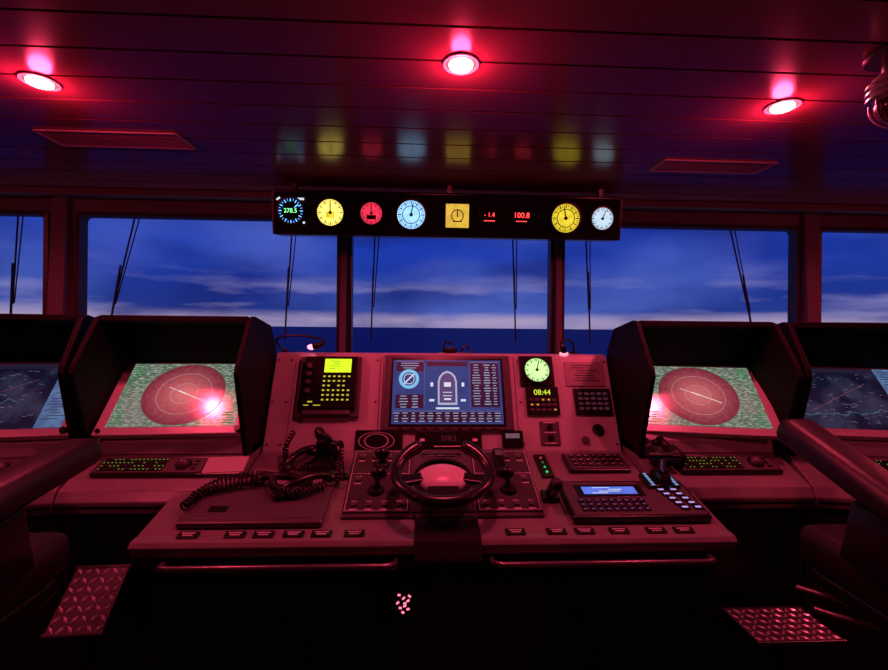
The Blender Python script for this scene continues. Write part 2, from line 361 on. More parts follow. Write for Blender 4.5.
def console(name,loc,rz,kind,inner,yaw=0):
    C=empty(name,loc,(0,0,rz)); W=0.30
    prism('cabinet',[(0.05,0),(0.05,0.93),(0.0,0.945),(-0.03,0.96),(-0.035,1.0),(-0.015,1.035),(0.03,1.06),(0.13,1.105),(0.165,1.15),(0.50,1.15),(0.50,0)],-W,W,C,DESK,bev=0.004)
    prism('front_door',[(0.03,0.06),(0.03,0.925),(0.055,0.925),(0.055,0.06)],-W+0.005,W-0.005,C,CAB)
    box('apron_groove',(2*W-0.01,0.004,0.008),(0,-0.034,0.983),C,BLACK,bev=0)
    prism('display_housing',[(0.135,1.12),(0.140,1.17),(0.36,1.42),(0.38,1.52),(0.42,1.52),(0.42,1.13)],-W+0.02,W-0.02,C,GREY,bev=0.002)
    cheek=[(0.115,1.11),(0.02,1.44),(0.03,1.47),(0.145,1.645),(0.18,1.655),(0.36,1.62),(0.43,1.52),(0.46,1.12)]
    prism('cheek_left',cheek,-W,-W+0.02,C,MATT); prism('cheek_right',cheek,W-0.02,W,C,MATT)
    prism('hood_top',[(0.145,1.63),(0.15,1.655),(0.37,1.625),(0.37,1.605)],-W+0.02,W-0.02,C,MATT)
    prism('hood_lining',[(0.22,1.64),(0.325,1.465),(0.40,1.50),(0.36,1.62)],-W+0.021,W-0.021,C,MATT,bev=0.002)
    ang=math.atan2(0.245,0.22)
    S=empty('screen_group',(0,0.122,1.20),(ang,0,0)); S.parent=C
    S.rotation_euler=(Matrix.Rotation(R(yaw),3,'Z')@Matrix.Rotation(ang,3,'X')).to_euler()
    box('screen_bezel',(0.545,0.345,0.03),(0,0.166,-0.004),S,GREY,bev=0.004)
    w,h=0.470,0.300; cy=0.176
    if kind=='radar':
        quads('screen_picture',[(0,cy,w,h)],0.0125,S,RADBG)
        ox=0.005*inner
        d=cyl('radar_disc',0.146,0.001,(ox,cy,0.0132),S,RADDISC,seg=64); d.scale=(1.08,1,1)
        for rr_ in(0.048,0.097,0.1465):
            q=ring('range_ring',rr_,rr_-0.0009,0.0004,(ox,cy,0.0138),S,RADLINE if rr_<0.13 else RADGRN,seg=64); q.scale=(1.08,1,1)
        q=quads('bearing_scale',ticks(72,0.1445,0.149,0.001),0.014,S,RADGRN,loc=(ox,cy,0)); q.scale=(1.08,1,1)
        quads('heading_line',[(ox+0.030,cy-0.012,0.12,0.0026,R(-25)),(ox-0.03,cy+0.014,0.08,0.0016,R(-25))],0.0145,S,CHTXT)
        tx=[]
        for k in range(25):
            yy=cy+h/2-0.010-k*0.0115
            for sx in(-1,1):
                if abs(yy-cy)<0.085: tx.append((sx*(w/2-0.014),yy,random.uniform(.012,.022),0.0045)); continue
                tx.append((sx*(w/2-0.030)+random.uniform(-.008,.008),yy,random.uniform(.025,.05),0.0045))
        quads('screen_text',tx,0.0142,S,RADGRN)
    else:
        quads('chart_picture',[(-0.0,cy,w,h)],0.0125,S,CHARTL)
        px=w/2-0.045
        quads('chart_side_panel',[(px,cy,0.09,h)],0.013,S,CHARTP)
        quads('chart_header',[(-0.045,cy+h/2-0.012,w-0.09,0.022)],0.013,S,em('chart_header_bar',(48,42,70),0.5))
        tx=[(px+random.uniform(-.015,.015),cy+h/2-0.015-k*0.013,random.uniform(.03,.06),0.004) for k in range(20)]
        quads('panel_text',tx,0.0135,S,em('chart_panel_text',(50,64,110),0.6))
        tx=[(-0.21+random.random()*0.33,cy-0.13+random.random()*0.25,random.uniform(.006,.022),0.0022,random.uniform(-.4,.4)) for k in range(80)]
        quads('chart_soundings',tx,0.0135,S,em('chart_marks',(110,115,150),0.6))
        cl_=[];px_,py_=-0.22,cy-0.08
        for k in range(26):
            a_=random.uniform(-0.9,1.3); cl_.append((px_+0.007*math.cos(a_),py_+0.007*math.sin(a_),0.016,0.0018,a_)); px_+=0.014*math.cos(a_); py_+=0.014*math.sin(a_)*0.7
        quads('coastline',[q for q in cl_ if q[0]<0.14 and abs(q[1]-cy)<0.14],0.0136,S,em('chart_coast',(70,130,150),0.6))
        quads('course_line',[(-0.05,cy,0.30,0.0014,0.5)],0.0138,S,em('chart_route',(170,80,100),0.6))
    cyl('brightness_knob',0.012,0.015,(0.252,0.010,0.018),S,BLACK); cyl('power_button',0.008,0.01,(-0.252,0.010,0.016),S,BLACK)
    ka=math.atan2(0.045,0.10)
    K=empty('keyboard_group',(0,0.075,1.0805),(ka,0,0)); K.parent=C
    kx=-0.03*inner
    box('keyboard_base',(0.40,0.088,0.016),(kx,0,0.010),K,BLACK,bev=0.004)
    box('keyboard_plate',(0.38,0.075,0.004),(kx,0,0.019),K,DGREY)
    lit=[]
    for r_ in range(4):
        for c_ in range(16):
            x=kx-0.175+c_*0.0145+(r_%2)*0.003
            box('key',(0.011,0.012,0.005),(x,-0.026+r_*0.017,0.0225),K,BLACK,bev=0.001)
            if random.random()<0.6: lit.append((x,-0.026+r_*0.017,0.006,0.004))
    quads('key_legends',lit,0.0254,K,KEYL)
    cyl('trackball_collar',0.028,0.006,(kx+0.115,0,0.023),K,BLACK); ball('trackball',0.021,(kx+0.115,0,0.027),K,DGREY)
    for d in(-1,0,1): box('trackball_button',(0.016,0.010,0.005),(kx+0.158,d*0.02,0.022),K,BLACK)
    return C
console('radar_console',(-1.062,1.62,0),0,'radar',1,3.5)
console('radar_console',(1.066,1.62,0),0,'radar',-1,-10.5)
c12=R(10)
console('chart_console',(-1.372-0.30*math.cos(c12),1.62-0.30*math.sin(c12),0),c12,'chart',1)
console('chart_console',(1.376+0.30*math.cos(c12),1.62-0.30*math.sin(c12),0),-c12,'chart',-1)

# ------------------------------------------------------------------ centre helm console
HC=empty('helm_console',(0,0,0))
sl=0.13/0.5
def zt(y): return 0.97+(y-1.35)*sl
HL=-0.955; HR=0.89; BWD=0.752
poly=[(HL,1.35),(HR,1.35),(HR,1.575),(BWD+0.005,1.578),(BWD,1.86),(-BWD,1.86),(-BWD-0.005,1.578),(HL,1.575)]
n=len(poly)
V=[(x,y,zt(y)) for x,y in poly]+[(x,y,zt(y)-0.045) for x,y in poly]
F=[tuple(range(n)),tuple(range(2*n-1,n-1,-1))]+[(i,(i+1)%n,n+(i+1)%n,n+i) for i in range(n)]
mesh('desk_top',V,F,HC,DESK,bev=0.006)
prism('desk_front_lip',[(1.345,0.945),(1.338,0.960),(1.35,0.974),(1.38,0.978),(1.38,0.935)],HL,HR,HC,DESK,bev=0.003)
prism('lower_cabinet',[(1.42,0.0),(1.40,0.925),(1.575,0.96),(1.575,0.0)],HL+0.03,HR-0.03,HC,CAB)
prism('rear_cabinet',[(1.56,0.0),(1.56,0.95),(1.85,1.03),(2.16,1.2),(2.16,0.0)],-BWD,BWD,HC,CAB)
for x0,x1 in((-0.89,-0.46),(-0.45,-0.10),(0.10,0.45),(0.46,0.85)):
    box('cabinet_door',(x1-x0-0.01,0.012,0.72),((x0+x1)/2,1.402,0.46),HC,CAB,(R(-1.3),0,0))
    cyl('door_latch',0.012,0.012,(x1-0.05,1.39,0.70),HC,BLACK,(R(90),0,0))
prism('wheel_column_pod',[(1.27,0.90),(1.262,0.95),(1.30,1.0),(1.42,1.02),(1.42,0.86)],-0.115,0.085,HC,MATT,bev=0.01)
prism('upright_panel',[(1.85,1.08),(1.85,1.10),(2.02,1.49),(2.045,1.50),(2.15,1.48),(2.16,1.1)],-BWD,BWD,HC,GREY,bev=0.006)
for x0,x1 in((-0.85,-0.17),(0.12,0.80)):
    g=empty('grab_rail',(0,0,0.042)); g.parent=HC
    tube('rail',[(x0,1.385,0.875),(x0,1.32,0.872),(x0+0.03,1.31,0.872),(x1-0.03,1.31,0.872),(x1,1.32,0.872),(x1,1.385,0.875)],0.010,g,STEEL,smooth=False)
    for x in(x0,x1): cyl('flange',0.020,0.008,(x,1.395,0.875),g,STEEL,(R(90),0,0))
g=empty('alarm_indicator_panel',(-0.052-0.095,1.388,0.762),(R(90),0,0)); g.parent=HC
box('plate',(0.11,0.11,0.012),(0,0,0),g,BLACK)
IND=em('indicator_pink',(255,110,140),2.2)
for x,y in((-.014,.026),(.0,.016),(.014,.008),(-.018,.002),(-.01,-.014),(.004,-.008),(.014,-.018),(-.002,-.028),(.018,.022),(0.004,0.0)):
    box('led',(0.009,0.004,0.004),(x,y,0.008),g,IND,(0,0,random.uniform(-1,1)),bev=0)

# ---- frames of reference of the sloped surfaces
tp=math.atan2(0.39,0.17); td=math.atan2(0.13,0.5)
MP=Matrix.Translation((0,1.85,1.10))@Matrix.Rotation(tp,4,'X')
MD=Matrix.Translation((0,1.35,0.97))@Matrix.Rotation(td,4,'X')
P=empty('upright_panel_fittings',(0,1.85,1.10),(tp,0,0)); P.parent=HC
DK=empty('desk_fittings',(0,1.35,0.97),(td,0,0)); DK.parent=HC
def grp(name,par,x,y,z=0.0,rz=0):
    g=empty(name,(x,y,z),(0,0,rz)); g.parent=par; return g
def top(name,M,x,y,z=0.0,rz=0):
    g=empty(name); g.matrix_world=M@Matrix.Translation((x,y,z))@Matrix.Rotation(rz,4,'Z'); return g
quads('panel_seams',[(-0.285,0.21,0.003,0.41),(0.315,0.21,0.003,0.41),(-0.66,0.20,0.002,0.38),(0.02,0.418,0.60,0.002)],0.0015,P,TICKD)
for x in(-0.735,-0.68,-0.30,0.29,0.335,0.735):
    for y in(0.03,0.21,0.40): cyl('screw',0.005,0.003,(x,y,0.002),P,STEEL,seg=10)
# conning display
D=top('conning_display_monitor',MP,0.012,0.252)
box('bezel',(0.565,0.335,0.02),(0,0,0.011),D,DGREY,bev=0.006)
box('inner_bezel',(0.50,0.306,0.008),(0,0,0.019),D,BLACK)
BGN=em('display_navy',(60,72,138),0.8,0.15,10,gloss=True)
PAN=em('display_panel_blue',(82,98,160),0.75)
DRK=em('display_dark',(18,20,50),0.7)
CYN=em('display_cyan',(110,190,235),1.0)
SC=empty('screen',(0,0,0.005)); SC.parent=D
quads('picture',[(0,0,0.476,0.284)],0.0185,SC,BGN)
quads('panels',[(-0.165,0.112,0.12,0.045),(0.165,0.03,0.125,0.20),(0,0.125,0.18,0.02),(-0.165,-0.045,0.12,0.06),(0.0,-0.112,0.46,0.045)],0.019,SC,DRK)
quads('panel_heads',[(-0.165,0.137,0.12,0.006),(0.165,0.134,0.125,0.006),(0,-0.087,0.46,0.004),(0.098,0.03,0.002,0.20),(-0.10,0.03,0.002,0.20)],0.0194,SC,PAN)
ring('heading_dial',0.044,0.030,0.0006,(-0.168,0.055,0.0192),SC,CYN)
ring('heading_dial_inner',0.024,0.021,0.0006,(-0.168,0.055,0.0192),SC,WHT)
quads('heading_pointer',[(-0.168,0.055,0.06,0.006,0.8)],0.0202,SC,WHT)
pts=[(-0.042,-0.06),(-0.042,0.045),(-0.035,0.068),(-0.02,0.085),(0.0,0.093),(0.02,0.085),(0.035,0.068),(0.042,0.045),(0.042,-0.06)]
nn=len(pts); V=[(x,y,0.0196) for x,y in pts]
mesh('ship_plan',V,[tuple(range(nn))],SC,em('display_ship_fill',(175,185,215),0.9))
V=[(x*0.82,y*0.88+0.002,0.0200) for x,y in pts]; mesh('ship_plan_inner',V,[tuple(range(nn))],SC,em('display_ship_inner',(70,80,135),0.7))
quads('ship_marks',[(0,0.03,0.03,0.02),(0,-0.005,0.04,0.003),(0,-0.02,0.04,0.003),(0,-0.035,0.03,0.008),(-0.068,0.03,0.012,0.018),(0.068,0.03,0.012,0.018),(-0.068,-0.04,0.022,0.01),(0.068,-0.04,0.022,0.01),(0,-0.075,0.1,0.008)],0.0204,SC,WHT)
tx=[]
for k in range(16):
    yy=0.120-k*0.0118
    tx+=[(0.128,yy,random.uniform(.02,.04),0.0032),(0.175,yy,random.uniform(.015,.03),0.0042),(0.208,yy,random.uniform(.01,.022),0.0032)]
for k in range(4):
    for c in range(13): tx.append((-0.218+c*0.036,-0.096-k*0.0115,random.uniform(.012,.028),0.0035))
for k in range(5): tx+=[(-0.19,-0.022-k*0.012,random.uniform(.02,.045),0.0035),(-0.14,-0.022-k*0.012,random.uniform(.015,.03),0.004)]
for k in range(3): tx.append((-0.165,0.127-k*0.011,random.uniform(.05,.09),0.003))
quads('display_text',tx,0.0206,SC,em('display_text_blue',(165,180,220),0.8))
for k in range(9): box('bezel_key',(0.016,0.006,0.004),(-0.2+k*0.05,-0.160,0.022),D,BLACK,bev=0.001)

# navigation receiver
U=top('navigation_receiver',MP,-0.50,0.275)
box('mount_frame',(0.27,0.27,0.022),(0,0,0.011),U,DGREY,bev=0.005)
box('body',(0.235,0.235,0.03),(0.005,0.012,0.028),U,BLACK,bev=0.006)
quads('lcd',[(0.035,0.085,0.115,0.062)],0.0435,U,em('lcd_lime',(215,255,40),1.15,0.1,10))
tx=[(0.0+random.uniform(0,.05),0.105-k*0.011,random.uniform(.02,.05),0.003) for k in range(4)]
quads('lcd_text',tx,0.0439,U,em('lcd_text_dark',(150,190,30),0.6))
lit=[]
for r_ in range(6):
    for c_ in range(6):
        x=-0.018+c_*0.021; y=0.035-r_*0.0205
        box('key',(0.016,0.014,0.006),(x,y,0.045),U,BLACK,bev=0.001)
        if random.random()<0.9: lit.append((x,y,0.010,0.007))
quads('key_legends',lit,0.0484,U,KEYY)
for y in(0.08,0.045,0.01,-0.03): cyl('knob',0.012,0.016,(-0.085,y,0.05),U,DGREY,bev=0.002)
quads('labels',[(-0.07,-0.075,0.02,0.006),(-0.04,-0.09,0.03,0.004),(-0.085,-0.09,0.02,0.004)],0.0436,U,KEYY)
box('printer_slot',(0.20,0.02,0.02),(0.0,-0.118,0.028),U,DGREY)
G=top('rudder_indicator',MP,0.415,0.352)
box('bezel',(0.155,0.14,0.014),(0,0,0.007),G,BLACK,bev=0.005)
gauge(G,0,0,0.056,GREENF,75,z=0.013,n=30)
G=top('speed_log_keypad',MP,0.43,0.215)
box('body',(0.145,0.125,0.016),(0,0,0.008),G,BLACK,bev=0.004)
text('readout','08:44',0.034,(0,0.035,0.0165),G,DIGY)
lit=[]
for r_ in range(3):
    for c_ in range(5):
        x=-0.05+c_*0.025; y=0.002-r_*0.022
        box('key',(0.018,0.013,0.005),(x,y,0.0175),G,DGREY,bev=0.001)
        if random.random()<0.6: lit.append((x,y,0.009,0.006))
quads('key_legends',lit,0.0204,G,em('key_backlight_amber',(230,190,40),0.8))
G=grp('engraved_plate',P,0.635,0.34)
box('plate',(0.175,0.115,0.006),(0,0,0.003),G,pm('engraved_plate_metal',(150,140,145),0.35,0.2,0.1,40))
tx=[(random.uniform(-.02,.02),0.04-k*0.012,random.uniform(.06,.12),0.004) for k in range(7)]
quads('engraving',tx,0.0066,G,TICKD)
G=grp('alarm_panel',P,0.655,0.212)
box('body',(0.165,0.12,0.012),(0,0,0.005),G,BLACK,bev=0.004)
quads('alarm_legends',[(-0.055+c*0.028,0.035-r_*0.022,0.02,0.012) for r_ in range(4) for c in range(5)],0.0116,G,em('legend_dim',(120,60,80),0.35,0.5,80))
G=grp('toggle_switch_plate',P,0.45,0.075)
box('plate',(0.085,0.10,0.008),(0,0,0.003),G,DGREY)
for y in(0.025,-0.02): cyl('switch',0.013,0.014,(0,y,0.012),G,BLACK,bev=0.002)
quads('labels',[(0,0.045,0.05,0.004),(0,0.003,0.05,0.004),(0,-0.042,0.05,0.004)],0.0076,G,LEGEND)
cyl('panel_socket',0.024,0.01,(0.66,0.09,0.004),P,BLACK); cyl('panel_button',0.016,0.014,(0.60,0.045,0.004),P,DGREY)
G=grp('heading_repeater',P,-0.275,0.045,0)
box('body',(0.20,0.085,0.02),(0,0,0.008),G,BLACK,bev=0.006)
ring('dial_ring',0.034,0.030,0.004,(-0.01,-0.004,0.018),G,GREY).scale=(1.5,0.9,1); ring('dial_ring_outer',0.05,0.047,0.003,(-0.01,-0.004,0.018),G,GREY).scale=(1.5,0.75,1)
G=grp('autopilot_display',P,0.015,0.045)
box('body',(0.28,0.085,0.022),(0,0,0.008),G,BLACK,bev=0.006)
box('window',(0.15,0.04,0.004),(0,0.005,0.020),G,MATT)
quads('labels',[(-0.11,0.0,0.02,0.012),(0.11,0.0,0.02,0.012),(0,-0.026,0.12,0.004)],0.0195,G,LEGEND)
text('reading','278.5',0.030,(0,0.005,0.023),G,em('digits_dim_red',(110,30,45),0.5))
G=grp('vhf_control_head',P,0.285,0.05)
box('body',(0.09,0.07,0.02),(0,0,0.008),G,BLACK,bev=0.004)
quads('lcd',[(0,0.012,0.06,0.02)],0.0185,G,em('lcd_dim_white',(150,110,130),0.45))
# gooseneck lamps
def goose(loc,pts,tipglow):
    g=empty('gooseneck_chart_lamp',loc)
    cyl('base',0.018,0.02,(0,0,0.01),g,BLACK,bev=0.003)
    tube('neck',pts,0.005,g,BLACK)
    p=Vector(pts[-1]); d=(Vector(pts[-1])-Vector(pts[-2])).normalized()
    q=Vector((0,0,1)).rotation_difference(-d)
    cyl('shade',0.017,0.05,tuple(p),g,BLACK,tuple(q.to_euler()),r2=0.010)
    ball('bulb',0.016,tuple(p+d*0.028),g,tipglow,(1.3,1,0.8))
TIP=em('lamp_tip_pink',(255,120,150),4.0)
goose((-0.735,2.09,1.493),[(0,0,0),(-0.05,0,0.05),(-0.04,-0.02,0.075),(0.06,-0.04,0.085),(0.16,-0.06,0.075),(0.22,-0.07,0.055),(0.17,-0.08,0.04)],TIP)
goose((0.62,2.08,1.490),[(0,0,0),(0,0,0.05),(-0.02,-0.01,0.075),(-0.05,-0.03,0.08),(-0.075,-0.05,0.065),(-0.07,-0.05,0.04)],em('lamp_tip_dim',(255,150,170),1.5))
g=empty('bearing_compass',(0.06,2.10,1.489))
box('base',(0.17,0.05,0.012),(0,0,0.006),g,BLACK)
cyl('bowl',0.035,0.024,(-0.03,0,0.024),g,BLACK)
tube('sight',[(-0.06,0,0.03),(-0.05,0,0.065),(-0.02,0,0.05)],0.005,g,BLACK,smooth=False)
tube('handle',[(0.02,0,0.01),(0.045,0,0.05),(0.075,0,0.012)],0.005,g,BLACK,smooth=False)

# ---- desk
G=grp('desk_label_strip',DK,0,0)
for x in [-0.80,-0.66,-0.575,-0.485,-0.40,-0.30,0.20,0.33,0.42,0.53,0.65,0.74]:
    box('push_button',(0.062,0.028,0.008),(x,0.030,0.003),G,BLACK,bev=0.002)
    quads('button_legend',[(x,0.035,0.042,0.0035),(x,0.026,0.030,0.0035)],0.0074,G,LEGEND)
G=grp('telephone_tray',DK,-0.63,0.155)
box('tray',(0.45,0.19,0.022),(0,0,0.011),G,DGREY,bev=0.006)
box('tray_inset',(0.40,0.15,0.006),(0,0.0,0.021),G,DGREY)
quads('tray_marks',[(-0.12,-0.03,0.06,0.03),(0.1,0.02,0.05,0.02)],0.0245,G,BLACK)
def handset(par,x,y,z,rot,s=1.0,M=None):
    if M is not None:
        H=empty('telephone_handset'); H.matrix_world=M@Matrix.Translation((x,y,z))@Euler(rot).to_matrix().to_4x4()
    else:
        H=empty('handset',(x,y,z),rot); H.parent=par
    tube('grip',[(-0.085*s,0,0.012),(-0.06*s,0,0.03),(0,0,0.036),(0.06*s,0,0.03),(0.085*s,0,0.012)],0.014,H,BLACK,radii=[0.9,1,0.95,1,0.9])
    for sx in(-1,1):
        cyl('earpiece' if sx<0 else 'mouthpiece',0.027,0.026,(sx*0.088*s,0,0.010),H,BLACK,bev=0.006)
    return H
handset(None,-0.50,0.235,0.028,(0,0,R(35)),1,MD)
handset(None,-0.60,0.285,0.006,(0,0,R(-5)),1,MD)
g=empty('coiled_phone_cord',(0,1.35,0.97),(td,0,0))
c=smoothpath([(-0.85,0.17,0.04),(-0.79,0.25,0.045),(-0.70,0.30,0.035),(-0.63,0.28,0.04),(-0.60,0.21,0.05),(-0.52,0.18,0.045),(-0.43,0.23,0.04)])
coil('cord',c,0.012,40,0.004,g,RUB)
c=smoothpath([(-0.86,0.12,0.035),(-0.83,0.19,0.04),(-0.74,0.23,0.045),(-0.66,0.25,0.05)])
coil('cord_end',c,0.012,20,0.004,g,RUB)
G=top('vhf_handset_cradle',MD,-0.47,0.41)
box('cradle',(0.10,0.09,0.03),(0,0,0.015),G,BLACK,bev=0.006)
box('cradle_back',(0.08,0.02,0.08),(0,0.035,0.05),G,BLACK,bev=0.006)
handset(G,0.0,0.0,0.075,(R(15),R(70),R(20)),0.8)
handset(G,-0.10,0.01,0.02,(R(0),R(0),R(60)),0.8)
c=smoothpath([(0.0,0.0,0.02),(-0.06,-0.05,0.02),(-0.13,-0.03,0.03),(-0.16,0.04,0.06),(-0.13,0.06,0.12)],30)
coil('cord',c,0.009,22,0.0035,G,RUB)
c=smoothpath([(0.05,0.0,0.10),(0.075,-0.05,0.12),(0.08,-0.10,0.07),(0.07,-0.14,0.01)],24)
coil('cord_2',c,0.008,16,0.003,G,RUB)
G=top('gooseneck_microphone',MD,-0.385,0.33)
cyl('base',0.018,0.012,(0,0,0.006),G,BLACK)
tube('neck',[(0,0,0),(0.005,-0.01,0.06),(0.0,-0.02,0.11),(-0.02,-0.03,0.145)],0.0035,G,BLACK); ball('mic_head',0.012,(-0.025,-0.032,0.15),G,BLACK,(1,1,1.4))
# papers on left radar shelf
ka=math.atan2(0.045,0.10)
cp=empty('chart_papers',(-0.835,1.692,1.0945),(ka,0,R(2)))
box('sheet',(0.16,0.090,0.002),(0,0,0.001),cp,PAPER,bev=0)
box('sheet_2',(0.145,0.082,0.002),(0.008,0.002,0.004),cp,PAPER,(0,0,0.05),bev=0)
# right of wheel
G=top('thruster_control_panel',MD,0.625,0.165)
box('body',(0.46,0.20,0.028),(0,0,0.014),G,BLACK,bev=0.006)
box('face',(0.44,0.18,0.004),(0,0,0.027),G,DGREY)
box('lcd_surround',(0.24,0.07,0.003),(-0.06,0.035,0.0285),G,BLACK)
quads('lcd',[(-0.06,0.037,0.19,0.042)],0.0305,G,em('lcd_blue',(95,125,245),0.9,0.2,15))
quads('lcd_text',[(-0.06+random.uniform(-.04,.04),0.052-k*0.010,random.uniform(.03,.08),0.004) for k in range(4)],0.0309,G,WHT)
lit=[];l2=[]
for r_ in range(3):
    for c_ in range(9):
        x=-0.18+c_*0.026; y=-0.02-r_*0.023
        box('key',(0.020,0.016,0.006),(x,y,0.031),G,BLACK,bev=0.001)
        lit.append((x,y,0.010,0.004))
quads('key_legends',lit,0.0344,G,em('key_violet',(150,85,160),0.6))
for k in range(5):
    for s_ in(0,1): l2.append((0.125+s_*0.045+k*0.008,0.035-k*0.024,0.020,0.008))
for q in l2: box('lit_key',(0.03,0.02,0.006),(q[0],q[1],0.031),G,BLACK,bev=0.001)
quads('lit_key_faces',l2,0.0345,G,em('key_lit_violet_white',(200,170,255),0.9))
LV=empty('lever_group',(0.15,0.085,0.028)); LV.parent=G
box('base_plate',(0.12,0.08,0.02),(-0.005,0.0,0.004),LV,BLACK,bev=0.005)
prism('quadrant',[(-0.045,0.0)]+[(-0.045+0.09*k/8,0.02+0.03*math.sin(math.pi*k/8)) for k in range(9)]+[(0.045,0.0)],-0.02,0.02,LV,BLACK,bev=0.001)
for sx in(-0.045,0.04):
    quads('lit_scale',[(sx,-0.035+k*0.010,0.012,0.005) for k in range(8)],0.0145,LV,em('scale_lit_blue',(140,190,255),0.9))
tube('lever_stem',[(0,0,0.03),(0,0.005,0.10)],0.009,LV,CHROME,smooth=False)
tube('lever_handle',[(-0.055,0.005,0.105),(0.055,0.005,0.105)],0.012,LV,BLACK,smooth=False)
# binoculars on right shelf
G=empty('binoculars',(0.845,1.712,1.138),(ka,0,R(12)))
for sx in(-1,1):
    cyl('objective_barrel',0.030,0.07,(sx*0.042,-0.03,0),G,RUB,(R(90),0,0),bev=0.004)
    cyl('body_barrel',0.024,0.06,(sx*0.036,0.03,0),G,RUB,(R(90),0,0),r2=0.02)
    cyl('eyecup',0.019,0.03,(sx*0.034,0.07,0),G,RUB,(R(90),0,0))
cyl('hinge',0.010,0.07,(0,0.01,0.004),G,RUB,(R(90),0,0)); cyl('focus_wheel',0.014,0.02,(0,0.04,0.006),G,RUB,(R(90),0,0))
G=grp('autopilot_keypad',DK,0.595,0.41)
box('body',(0.24,0.12,0.02),(0,0,0.008),G,BLACK,bev=0.004)
box('face',(0.22,0.10,0.004),(0,0,0.019),G,DGREY)
for r_ in range(3):
    for c_ in range(7): box('key',(0.022,0.018,0.006),(-0.09+c_*0.03,-0.03+r_*0.03,0.023),G,BLACK,bev=0.001)
quads('key_legends',[(-0.09+c_*0.03,-0.03+r_*0.03,0.010,0.004) for r_ in range(3) for c_ in range(7)],0.0264,G,LEGEND)
G=grp('status_led_strip',DK,0.385,0.40)
box('plate',(0.05,0.16,0.01),(0,0,0.004),G,BLACK)
for k,c in enumerate([(60,255,120),(60,200,120),(40,110,80),(230,60,80)]):
    cyl('led',0.0045,0.004,(0,-0.05+k*0.033,0.011),G,em('led_%d'%k,c,0.8),seg=12)
G=top('handheld_microphone',MD,0.355,0.20)
box('holder',(0.06,0.05,0.02),(0,0,0.01),G,BLACK)
tube('microphone_body',[(0,0,0.015),(0.0,-0.02,0.05),(0.0,-0.05,0.085)],0.021,G,BLACK,radii=[0.8,1,0.9])
ball('microphone_head',0.023,(0,-0.055,0.092),G,RUB)

# ---- raised steering control box
tcn=R(24.5)
C=empty('steering_control_box',(-0.022,1.44,1.005),(tcn,0,0)); C.parent=HC
prism('body',[(0,-0.07),(0,0.0),(0.33,0.0),(0.33,-0.12)],-0.335,0.335,C,DGREY,bev=0.008)
FP=pm('control_face_dark',(64,60,64),0.32,0,0.08,20)
box('face_left',(0.215,0.30,0.006),(-0.222,0.165,0.002),C,FP,bev=0.002)
box('face_right',(0.215,0.30,0.006),(0.222,0.165,0.002),C,FP,bev=0.002)
box('face_centre',(0.21,0.30,0.006),(0,0.165,0.002),C,DGREY,bev=0.002)
def knob_lever(par,x,y,h=0.05,tilt=0,name='steering_tiller'):
    g=grp(name,par,x,y,0.005)
    cyl('boot',0.03,0.015,(0,0,0.006),g,RUB,r2=0.018)
    tube('stem',[(0,0,0.01),(0.01*tilt,0.012,h)],0.009,g,BLACK,smooth=False)
    ball('grip',0.022,(0.011*tilt,0.014,h+0.008),g,BLACK,(1.3,0.9,1))
knob_lever(C,-0.23,0.11,0.055,1); knob_lever(C,0.23,0.11,0.055,-1); knob_lever(C,-0.22,0.235,0.035,0)
g=grp('cordless_handset',C,0.215,0.235,0.004)
box('body',(0.04,0.12,0.03),(0,0,0.018),g,BLACK,bev=0.008); quads('screen',[(0,0.03,0.026,0.03)],0.0336,g,em('phone_screen_dim',(140,60,80),0.3))
lg=[]
for sx in(-1,1):
    for r_ in range(3):
        for c_ in range(4):
            if r_==1 and c_ in(1,2): continue
            x=sx*0.222-0.075+c_*0.05; y=0.045+r_*0.115
            if abs(x-0.215)<0.03 and y>0.15: continue
            if abs(abs(x)-0.23)<0.035 and 0.06<y<0.16: continue
            cyl('rotary_button',0.009,0.010,(x,y,0.008),C,DGREY,seg=16)
            lg.append((x,y-0.018,0.024,0.004)); lg.append((x,y+0.016,0.018,0.003))
quads('engraved_labels',lg,0.0055,C,LEGEND)
quads('panel_outline',[(sx*0.222,y,0.205,0.0018) for sx in(-1,1) for y in(0.022,0.308,0.19)]+[(sx*0.222+d,0.165,0.0018,0.286) for sx in(-1,1) for d in(-0.1025,0.1025)],0.0056,C,LEGEND)
for k in range(6): box('press_key',(0.022,0.015,0.006),(-0.065+k*0.026,0.285,0.007),C,BLACK,bev=0.001)

# ---- steering wheel (yoke)
Wp=empty('ship_steering_wheel',(-0.025,1.47,1.137),(R(21),0,0))
WR=0.147
arc=[]
for k in range(0,41):
    a=R(125+ (415-125)*k/40)
    lift=0.025*max(0,math.sin(a))
    arc.append((WR*1.05*math.cos(a),WR*0.90*math.sin(a),lift))
rad=[1.0]*41
for k in range(6): rad[k]=1.3-0.05*k; rad[-1-k]=1.3-0.05*k
tube('rim',arc,0.018,Wp,pm('wheel_black_leather',(26,23,26),0.26,0,0.1,60,0.1),smooth=False,radii=rad,res=6)
for k in(0,40): ball('rim_end',0.0225,arc[k],Wp,BLACK)
ball('hub',0.075,(0,-0.005,-0.02),Wp,pm('wheel_hub_grey',(205,195,200),0.3,0,0.05,20),(1.2,0.85,0.42))
ring('hub_ring',0.098,0.086,0.012,(0,-0.005,-0.025),Wp,BLACK)
def bar(name,a,b,w,t,mat):
    a=Vector(a);b=Vector(b);d=b-a; ang=math.atan2(d.y,d.x)
    return box(name,(d.length,w,t),tuple((a+b)/2),Wp,mat,(0,0,ang),bev=0.006)
bar('spoke_left',(-0.145,-0.03,-0.006),(-0.06,-0.012,-0.012),0.040,0.016,BLACK)
bar('spoke_right',(0.145,-0.03,-0.006),(0.06,-0.012,-0.012),0.040,0.016,BLACK)
bar('spoke_bottom',(0,-0.13,-0.004),(0,-0.06,-0.012),0.10,0.016,BLACK)
